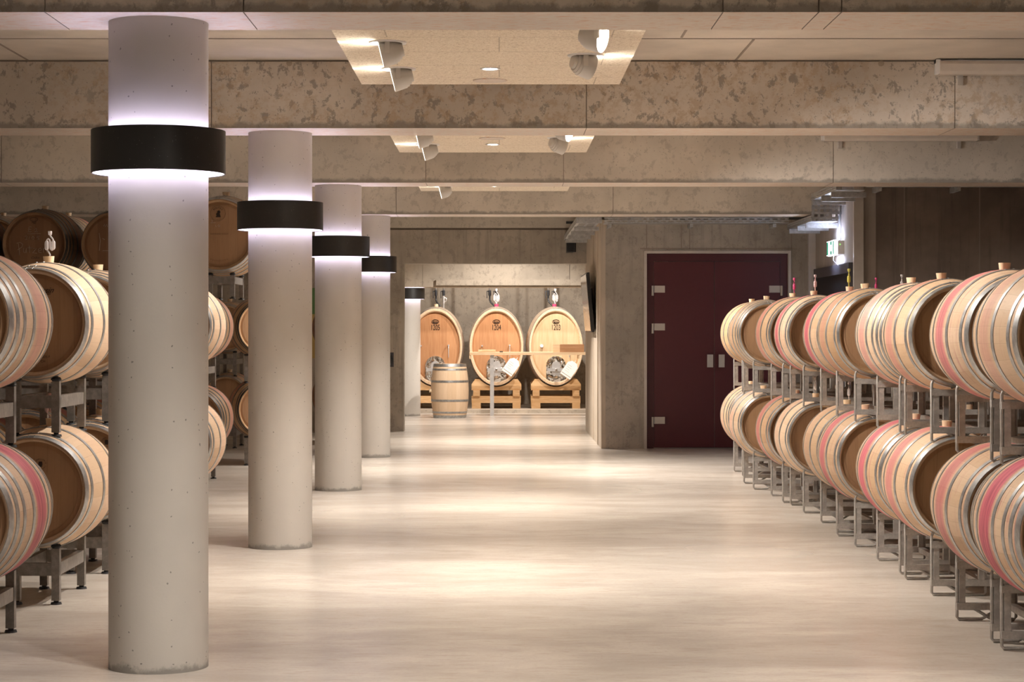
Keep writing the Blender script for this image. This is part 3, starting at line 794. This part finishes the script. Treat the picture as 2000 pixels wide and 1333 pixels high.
for k, x in enumerate(EX):
    nm = ('at the picture edge', 'behind the chalked barrel')[k]
    for tier, z in (('lower', T1), ('middle', T2)):
        barrel(('E', tier, k), x, ED, z, f'oak barrel in the rearmost stack, {tier} tier, {nm}', 'barrels in the rearmost stack', .3, .2, '8', 0, LS)
    barrel(('E', 'top', k), x, ED, T2+O2+.28+O2, f'lit oak barrel with a bung peeking out on top, {nm}', 'barrels in the rearmost stack', .2, .5, '8', 0, LS)
post_rack(EX, ED, 0, .338, 'steel floor rack under the rearmost stack')
post_rack(EX, ED, Z2L, Z2L+.333, 'steel rack on the lowest tier of the rearmost stack')
post_rack(EX, ED, Z3, Z3+.282, 'steel rack under the top of the rearmost stack')
# logo barrel between the first two columns and what stands beneath it
GX = -2.76; S4 = 1.23; O4 = zoff(S4)
barrel(('G', 'lower', 0), GX-.30, SD, T1, 'dark oak barrel between the first two columns, lower tier', 'barrels between the first two columns', .7, .3, '8', 1, LS)
barrel(('G', 'middle', 0), GX-.30, SD, T2, 'dark oak barrel between the first two columns, middle tier', 'barrels between the first two columns', .6, .3, '8', 1, LS)
post_rack([GX-.30], SD, 0, .338, 'steel floor rack between the first two columns')
post_rack([GX-.30], SD, Z2L, Z2L+.333, 'steel rack on the low dark barrel between the first two columns')
barrel(('G', 'top', 0), GX, SD-.1, Z3+.24+O4, 'large oak barrel with a round black emblem on the top tier between two columns', 'barrels between the first two columns', .45, .0, '8', 0, S4)
post_rack([GX], SD-.1, Z3-.02, Z3+.24, 'steel rack holding the large emblem barrel')
for k, (x, d, rz, tn, nm) in enumerate(((-2.76, 23.6, .24, .5, 'turned aside, left of the second column'), (-3.55, 27.0, 0, .15, 'far back against the concrete wall'), (-2.2, 28.0, .2, .5, 'glimpsed in the slit before the third column'))):
    barrel(('H', 'lower', k), x, d, T1, f'brown oak barrel {nm}, lower tier', 'far barrels behind the columns', tn, .4 if k == 0 else .2, '6', 1 if k != 1 else 0, LS, rz)
    barrel(('H', 'upper', k), x, d, T2, f'brown oak barrel {nm}, upper tier', 'far barrels behind the columns', tn, .2, '6', 1 if k != 1 else 0, LS, rz)
    post_rack([x], d, 0, .338, f'steel floor rack under the barrel {nm}')
    post_rack([x], d, Z2L, Z2L+.333, f'steel rack between the two barrels {nm}')
t = thing('wall_board', 'green and ochre board on the back wall, glimpsed between the second and third columns', 'board', (PX(612, WB), WB, 1.4))
obox('green_field', 'board_green', t, -.22, .22, -.03, 0, PZ(614, WB)-1.4, PZ(563, WB)-1.4); obox('ochre_field', 'board_ochre', t, -.22, .22, -.028, 0, PZ(700, WB)-1.4, PZ(614, WB)-1.4)

# ---- writing on the heads
YH = -(HL-.04)-.0062
b, h = barrels[('L', 'upper', 1)]
text(h, 'Tassin', .058, .171, .042, 'ink', shear=.5, name='script_mark'); strokes('script_mark', h, [[(-.02, .189), (.012, .191), (.03, .189)], [(.075, .158), (.10, .160)]], .0011, 'ink')
text(h, 'FRANCE', .077, .150, .011, 'ink', name='stencil', shear=.3)
text(h, 'GP 2025 F', .05, -.182, .0175, 'ink'); text(h, 'CH', .05, -.206, .0175, 'ink')
def tonn(h, x, z):
    arc_text(h, 'TONNELLERIE', x, z, .029, .0105, 'ink', -1.3, 1.3)
    bm = BM(); R = lathe(bm, [(-.014, .0085), (0, .0115), (.014, .0085)], 20, 'z'); cap(bm, R[0]); cap(bm, R[2])
    for v in bm.verts: v.co.y *= .06
    part('emblem', bm, 'ink', h, loc=(x, YH+.0006, z+.001))
    arc_text(h, 'DE MERCUREY'[:11], x, z+.003, .029, .0075, 'ink', 4.3, 1.98, flip=True)
tonn(barrels[('L', 'lower', 1)][1], .037, .142); tonn(barrels[('L', 'lower', 2)][1], .12, .185)
bm = BM(); cyl(bm, (-.09, YH+.004, -.19), .008, .008, .004, 'y', 12); part('peg_hole', bm, 'ink', barrels[('L', 'lower', 1)][1])
b, h = barrels[('D', 'top', 1)]
strokes('chalk_writing', h, [
    [(-.150, 0.005), (-.144, -0.045), (-.138, -0.100)], [(-.165, 0.007), (-.135, 0.015), (-.112, 0.000), (-.118, -0.027), (-.158, -0.053)],
    [(-.104, -0.035), (-.104, -0.073), (-.088, -0.077), (-.078, -0.035), (-.076, -0.077)], [(-.052, -0.015), (-.05, -0.080)], [(-.068, -0.035), (-.022, -0.035)],
    [(-.018, -0.040), (.012, -0.040), (-.022, -0.080), (.016, -0.083)], [(.03, -0.060), (.058, -0.055), (.05, -0.035), (.032, -0.045), (.032, -0.073), (.058, -0.077)],
    [(.074, -0.035), (.074, -0.077)], [(.074, -0.047), (.092, -0.033), (.104, -0.043), (.106, -0.077)],
    [(-.055, 0.155), (-.058, 0.110)], [(-.055, 0.155), (-.03, 0.152)], [(-.056, 0.133), (-.035, 0.133)], [(-.058, 0.110), (-.032, 0.112)],
    [(-.005, 0.130), (.012, 0.140), (.016, 0.125), (-.005, 0.110), (.025, 0.110)], [(-.07, 0.092), (.05, 0.095)],
    [(-.09, 0.068), (-.075, 0.074), (-.07, 0.062), (-.082, 0.054), (-.07, 0.045), (-.088, 0.040)], [(-.05, 0.070), (-.055, 0.040)],
    [(-.02, 0.072), (-.008, 0.058), (-.016, 0.040), (-.03, 0.052), (-.02, 0.072)], [(.04, 0.070), (.018, 0.070), (.016, 0.058), (.034, 0.054), (.034, 0.040), (.016, 0.040)]], .0016, 'chalk')
text(h, 'Cadus', .0, -.122, .030, 'ink', shear=.45, name='script_mark')
def ringm(h, x, z, a, bb, r, mat, name='emblem_ring'):
    return strokes(name, h, [[(x+a*math.cos(q*PI/16), z+bb*math.sin(q*PI/16)) for q in range(33)]], r, mat)
ringm(h, -.01, .222, .036, .016, .0016, 'ink'); strokes('emblem', h, [[(-.03, .197), (.01, .199)], [(-.015, .188), (.005, .186)]], .002, 'ink')
b, h = barrels[('D', 'top', 2)]
strokes('chalk_writing', h, [[(-.09, .16), (-.08, .18), (-.075, .155), (-.06, .178), (-.055, .155)], [(-.13, .1), (-.12, .03), (-.128, -.06)], [(-.1, .05), (-.08, .04)], [(-.1, -.06), (.0, -.06)]], .0022, 'chalk')
b, h = barrels[('G', 'top', 0)]
arc_text(h, 'BOUTES', -.01, .17, .045, .02, 'ink', -.8, .8)
ringm(h, -.01, .17, .06, .062, .0012, 'ink_soft')
bm = BM(); prism(bm, [(-.03, .14), (.012, .14), (.008, .155), (.004, .17), (.010, .182), (.0, .195), (-.014, .19), (-.016, .175), (-.026, .165), (-.02, .153)], YH-.0003, YH+.002); part('emblem', bm, 'ink', h)
arc_text(h, 'PARIS', -.01, .17, .052, .01, 'ink', 3.6, 2.7, flip=True)
text(h, 'BERNHARD KOCH', -.0, .005, .017, 'ink_soft')
strokes('chalk_writing', h, [[(-.07, .095), (-.03, .095)], [(-.06, .115), (-.052, .108), (-.06, .1)], [(-.03, .078), (-.025, .06)], [(-.005, .08), (-.012, .07), (0, .06), (.006, .07), (-.005, .08)]], .0016, 'chalk')
arc_text(h, 'BOURGOGNE', -.0, -.02, .19, .016, 'ink_soft', 3.5, 2.8, flip=True)

# ------------------------------------------------------------------ back room: casks, cradles, barrel, table
CY = 38.62; CZ = 1.23; CA, CB = .505, .725; CL = 1.25; PL = .066
def cask(x, num, label, dark=True, rz=0.):
    t = thing('cask', label, 'cask', (x, CY, CZ), (0, 0, rz), group='numbered oval casks')
    sx = CA/CB
    def rr(y): return CB + .045*(1-((y-CL/2)/(CL/2))**2)
    bm = BM(); n = 12
    prof = [(.075, CB-.075), (.015, CB-.062), (0, CB-.045)] + [(CL*k/n, rr(CL*k/n)) for k in range(n+1)] + [(CL, CB-.06), (CL-.06, CB-.07)]
    lathe(bm, prof, 96, 'y', sx, sharp=(1, 2, 3, n+3, n+4)); part('staves', bm, 'cask_stave', t)
    bm = BM(); R = lathe(bm, [(.062, CB-.07), (.05, CB-.11)], 96, 'y', sx, sharp=(1,)); cap(bm, R[1]); part('head', bm, 'cask_head' if dark else 'cask_head_pale', t)
    bm = BM(); R = lathe(bm, [(CL-.05, CB-.066), (CL-.045, CB-.1)], 64, 'y', sx); cap(bm, R[1]); part('head', bm, 'cask_head', t)
    for y0, w in ((.012, .05), (.14, .045), (.34, .045), (CL-.40, .045), (CL-.19, .045), (CL-.07, .05)):
        bm = BM(); lathe(bm, [(y0, rr(y0)-.001), (y0, rr(y0)+.004), (y0+w, rr(y0+w)+.004), (y0+w, rr(y0+w)-.001)], 96, 'y', sx, sharp=(1, 2)); part('hoop', bm, 'hoop', t)
    # number and oval stamp
    text(t, num, 0, .365, .145, 'ink', .0445, name='stencilled_number', sx=.62)
    st = [[(.068*math.cos(q*PI/14), .475+.042*math.sin(q*PI/14)) for q in range(29)], [(.058*math.cos(q*PI/14), .475+.034*math.sin(q*PI/14)) for q in range(29)]]
    sc = [[(-.045+.009*k, .475+.018*math.sin(k*1.9)) for k in range(11)], [(-.04, .455), (.045, .46)], [(-.035, .497), (-.035, .455)]]
    strokes('oval_stamp', t, st, .0025, 'ink', .0455); strokes('oval_stamp', t, sc, .004, 'ink', .0455)
    # stainless hatch
    def arch(w, z0, z1, n=10):
        r = w/2; pts = [(-r, z0+.05), (-r+.05, z0), (r-.05, z0), (r, z0+.05)]
        return pts + [(r*math.cos(q*PI/n), z1-r+r*math.sin(q*PI/n)) for q in range(0, n+1)]
    hz0, hz1 = -.665, -.17
    bm = BM(); prism(bm, arch(.37, hz0, hz1), .02, .048); hp = part('hatch_frame', bm, 'chrome', t)
    bm = BM()
    for q in range(14):
        a = -PI*.25+q*PI*1.5/13
        px, pz = .162*math.cos(a), hz1-.185+.162*math.sin(a) if math.sin(a) > 0 else hz1-.185+.25*math.sin(a)
        cyl(bm, (px, .008, pz), .014, .014, .014, 'y', 10)
    part('bolt_row', bm, 'chrome', hp)
    bm = BM(); prism(bm, arch(.27, hz0+.05, hz1-.05), -.005, .03); part('hatch_door', bm, 'chrome', t)
    bm = BM(); prism(bm, arch(.16, hz0+.1, hz1-.1), -.025, .0); part('hatch_boss', bm, 'steel', t)
    bm = BM(); box(bm, -.17, .17, -.06, -.03, -.46, -.40); part('hatch_bar', bm, 'steel', t)
    bm = BM(); cyl(bm, (0, -.10, -.43), .018, .03, .07, 'y', 16); cyl(bm, (0, -.07, -.56), .035, .035, .05, 'y', 20); part('hand_wheel', bm, 'chrome', t)
    # small sampling taps
    bm = BM(); cyl(bm, (.25, .0, .03), .016, .016, .05, 'y', 12); tube(bm, [(.25, .0, .03), (.25, -.02, -.02), (.25, -.02, -.2)], .007, 8); part('sample_tap', bm, 'steel', t)
    bm = BM(); cyl(bm, (-.27, -.0, .02), .03 if num == '1203' else .014, .03 if num == '1203' else .014, .05, 'y', 16); part('gauge', bm, 'white_paint' if num == '1203' else 'steel', t)
    bm = BM(); cyl(bm, (0, CL/2-.1, CB+.03), .035, .04, .06, 'z', 16); part('bung', bm, 'bung_pink' if num != '1205' else 'bung', t)
    return t
caskx = [(-1.205, '1205'), (-.052, '1204'), (1.072, '1203')]
clab = {'1205': 'oval oak cask numbered 1205 behind the upright barrel', '1204': 'oval oak cask numbered 1204, middle of the three', '1203': 'oval oak cask numbered 1203, paler head, by the hanging screen'}
for x, n in caskx:
    cask(x, n, clab[n], n != '1203', {'1205': -.0, '1204': .0, '1203': .03}[n])
    t = thing('cask_cradle', f'timber cradle of squared beams under the cask numbered {n}', 'cradle', (x, CY, PL), group='timber cask cradles')
    def ell(px, y): return CZ-PL-(CB+.03)*math.sqrt(max(0, 1-(px/(CA+.03))**2))
    for yy in (.04, .95):
        poly = [(-.47, .345), (.47, .345), (.47, .46), (.40, .555)] + [(px, min(.555, ell(px, 0)-.003)) for px in [.36-.04*k for k in range(19)]] + [(-.40, .555), (-.47, .46)]
        bm = BM(); prism(bm, poly, yy, yy+.16); part('saddle_beam', bm, 'cradle_wood', t)
        obox('lower_beam', 'cradle_wood', t, -.47, .46, yy-.02, yy+.18, .105, .235)
        for s in (-1, 1):
            xc = s*.375
            obox('foot', 'cradle_wood', t, xc-.09 if s < 0 else xc-.07, xc+.08, yy-.02, yy+.18, 0, .105)
    for s in (-1, 1): obox('long_beam', 'cradle_wood', t, s*.375-.065, s*.375+.065, .0, 1.2, .235, .345)
# airlocks and hoses above the casks
BA = airlock_mesh('air_clear', 2.1); BA.name = 'large_airlock'
for x, n in caskx[1:]:
    o = link('airlock', BA, None, (x, CY+CL/2-.1, CZ+CB+.085), (0, 0, .2 if n == '1204' else .5)); tag(o, f'large glass airlock on top of the cask numbered {n}', 'airlock', 'airlocks on the casks')
for x, n in caskx:
    for k, dx in enumerate((-.01, .135) if n == '1205' else (-.13, -.0)):
        xx = x+dx; yy = 39.35+.1*k
        t = thing('valve_pipe', f'ceiling valve pipe over the cask numbered {n}, ' + ('with the black hose' if k == 0 else 'with the steel coupling'), 'pipe', (xx, yy, 2.3), group='valve pipes over the casks')
        bm = BM(); tube(bm, [(0, 0, .0), (0, 0, SLAB-2.3)], .018, 10); part('pipe', bm, 'steel', t)
        bm = BM(); cyl(bm, (0, 0, -.09), .028, .028, .1, 'z', 12); box(bm, -.06, -.045, -.012, .012, -.14, .0); box(bm, -.05, .01, -.01, .01, -.015, .005); part('valve', bm, 'black', t)
        bm = BM()
        if k == 0: tube(bm, [(0, 0, -.09), (0, 0, -.17), (.02, -.02, -.22), (.08, -.04, -.28), (.11 if n != '1205' else .07, -.05, -.32)], .016, 8); part('hose', bm, 'black', t)
        else:
            cyl(bm, (0, 0, -.24), .022, .022, .15, 'z', 10); tube(bm, [(0, 0, -.12), (.05, 0, -.14), (.05, 0, -.19), (0, 0, -.22)], .012, 8)
            if n == '1205': tube(bm, [(0, 0, -.24), (0, 0, -.38)], .014, 8)
            part('coupling', bm, 'steel', t)
# paper cards on the casks
for (px, py, d, a, n) in ((999, 716, 38.5, .62, '1204'), (1113, 722, 38.5, .60, '1203')):
    t = thing('paper_card', f'white paper card hanging askew beside the hatch of cask {n}', 'paper', (PX(px, d), d, PZ(py, d)), (0, a, 0), group='paper cards on the casks')
    bm = BM(); prism(bm, [(-.11, -.16), (.11, -.16), (.11, .10), (.05, .16), (-.05, .16), (-.11, .10)], -.003, .003); part('sheet', bm, 'paper', t)
    bm = BM(); box(bm, -.10, .10, -.0045, -.003, -.125, -.118)
    for k in range(4): box(bm, -.08, .0+.02*(k % 2), -.0045, -.003, .06-.04*k, .063-.04*k)
    part('printed_lines', bm, 'ink_soft', t)
    bm = BM(); tube(bm, [(0, .0, .15), (0, .06, .2)], .004, 6); part('string', bm, 'white_paint', t)
# upright barrel
t = barrel(('U', 0), PX(878.5, 36.1), 36.1, HL*1.06, 'pale oak barrel standing upright on the floor before cask 1205', 'upright barrel', .08, 0, '6', 0, 1.0)
t.rotation_euler = (PI/2, 0, .0); t.scale = (1.0, 1.06, 1.0)
t.rotation_euler = (Matrix.Rotation(-PI/2+.25, 3, 'Z') @ Matrix.Rotation(PI/2, 3, 'X')).to_euler()
del t['group']
# high table
TD = 37.3; tz = PZ(688.5, 37.0)
t = thing('high_table', 'long beech high table with a steel leg in front of the casks', 'table', (0, TD, 0))
obox('table_top', 'table_wood', t, PX(917, 37), 1.75, -.3, .3, tz-.05, tz)
lx = PX(961, 37.2); obox('leg', 'steel', t, lx-.035, lx+.035, -.22, .22, 0, tz-.05); obox('leg', 'steel', t, 1.66, 1.73, -.22, .22, 0, tz-.05)
for px in (918, 1037, 1131):
    x = PX(px, 37); obox('side_cleat', 'table_wood', t, x-.012, x+.012, -.28, .28, tz-.12, tz-.05)
x0, x1 = PX(1094, 37), PX(1141, 37)
t = thing('wooden_box', 'long brown wooden box with a slotted lid on the high table', 'box', ((x0+x1)/2, 37.2, tz)); w = (x1-x0)/2
bm = BM(); box(bm, -w, w, -.15, .15, 0, .13); box(bm, -w-.003, -w+.012, -.152, .152, .0, .132); box(bm, .0, .012, -.152, -.148, .0, .132); part('case', bm, 'box_wood', t)
bm = BM(); box(bm, -w, w, -.155, .155, .13, .142); part('lid', bm, 'box_wood', t)
x = PX(1087, 37)
t = thing('cardboard_box', 'small pale box beside the brown box on the high table', 'box', (x, 37.2, tz)); obox('carton', 'table_wood', t, -.063, .063, -.12, .12, 0, .135); obox('flap', 'table_wood', t, -.066, .066, -.122, .0, .135, .14)
t = thing('serving_board', 'flat pale wooden board lying on the high table', 'board', (PX(951, 37), 37.2, tz)); obox('slab', 'table_wood', t, -.155, .155, -.12, .12, 0, .045); obox('batten', 'box_wood', t, -.15, .15, -.124, -.12, .008, .014)
bm = BM(); box(bm, -.03, .03, -.02, .02, 0, .02); o = link('remote_control', mesh('remote_control', bm, 'black'), None, (PX(979, 37), 37.1, tz)); tag(o, 'small black gadget lying on the high table', 'gadget')
# hanging screen on the core side
t = thing('flat_screen', 'tilted flat television screen on the core wall beside the opening', 'television', (1.24, 29.0, 1.92), (0, math.radians(-5), 0))
obox('casing', 'black', t, -.012, .03, -.98, .98, -.41, .41); obox('display', 'screen', t, -.02, -.0115, -.96, .96, -.39, .39)
obox('wall_mount', 'black', t, .03, .085, -.2, .2, -.1, .2)
bm = BM(); tube(bm, [(.05, -.5, .1), (.07, -.55, -.2), (.06, -.5, -.4)], .008, 6); part('cable', bm, 'black', t)
# fitting beside the opening
x = PX(760, WB)
t = thing('alarm_sounder', 'black rounded fitting on the wall left of the opening', 'fitting', (x, WB, PZ(703, WB)))
bm = BM(); R = lathe(bm, [(-.06, .03), (-.05, .075), (0, .085)], 24, 'y', .7, sharp=(1,)); cap(bm, R[0]); part('cover', bm, 'black', t)
obox('back_plate', 'dark_grey', t, -.07, .07, -.01, 0, -.11, .11)

# ------------------------------------------------------------------ light
def spot(p, d, power, size=100, blend=.35, col=(1, .94, .88), r=.05):
    l = bpy.data.lights.new('spot', 'SPOT'); l.energy = power; l.spot_size = math.radians(size); l.spot_blend = blend; l.color = col; l.shadow_soft_size = r
    o = bpy.data.objects.new('spot_lamp', l); C.objects.link(o); o.location = p; o.rotation_euler = Vector(d).to_track_quat('-Z', 'Y').to_euler(); return o
WARM = (1, .94, .88)
for p, d in spots:
    spot(p, (d.x, d.y, d.z-.55), 320 if d.x > 0 else 185, 96, .7)
    spot(p+Vector((0, 0, .025)), (d.x, d.y*.3, .14), 45, 24, .6, WARM, .01)   # extra lamp added for the streak of light leaking over the cup rim
for i in range(4): spot((-.056, 12.76+5.16*i, PZL-.01), (0, 0, -1), 790, 104, .8, WARM)
# the bay the viewer stands in has the same lamps
for x, y, s in ((-.63, 6.44, -1), (-.625, 7.6, -1), (.52, 5.84, 1), (.512, 6.98, 1)): spot((x, y, PZL-.06), (s*.88, .1, -.8), 90, 100, .6)
spot((-.056, 7.6, PZL-.01), (0, 0, -1), 330, 104, .8, WARM)
spot((-.056, 2.4, PZL-.01), (0, 0, -1), 60, 104, .8, WARM)
# back room lamps
spot((.95, 37.45, 3.1), (-.25, .55, -1), 230, 130, .4, WARM, .03)
spot((-.75, 37.45, 3.1), (.1, .55, -1), 130, 130, .4, WARM, .03)
spot((.4, 34.2, 3.25), (-.1, .6, -1), 330, 115, .5, WARM)
spot((-.5, 33.0, 3.25), (-.1, .2, -1), 320, 120, .5, WARM)
w = bpy.data.worlds.new('world'); scn.world = w; w.use_nodes = True
w.node_tree.nodes['Background'].inputs[0].default_value = (1, .9, .8, 1); w.node_tree.nodes['Background'].inputs[1].default_value = .02
vs = scn.view_settings; vs.view_transform = 'Standard'; vs.look = 'None'; vs.gamma = 1; vs.use_curve_mapping = False; vs.exposure = .4
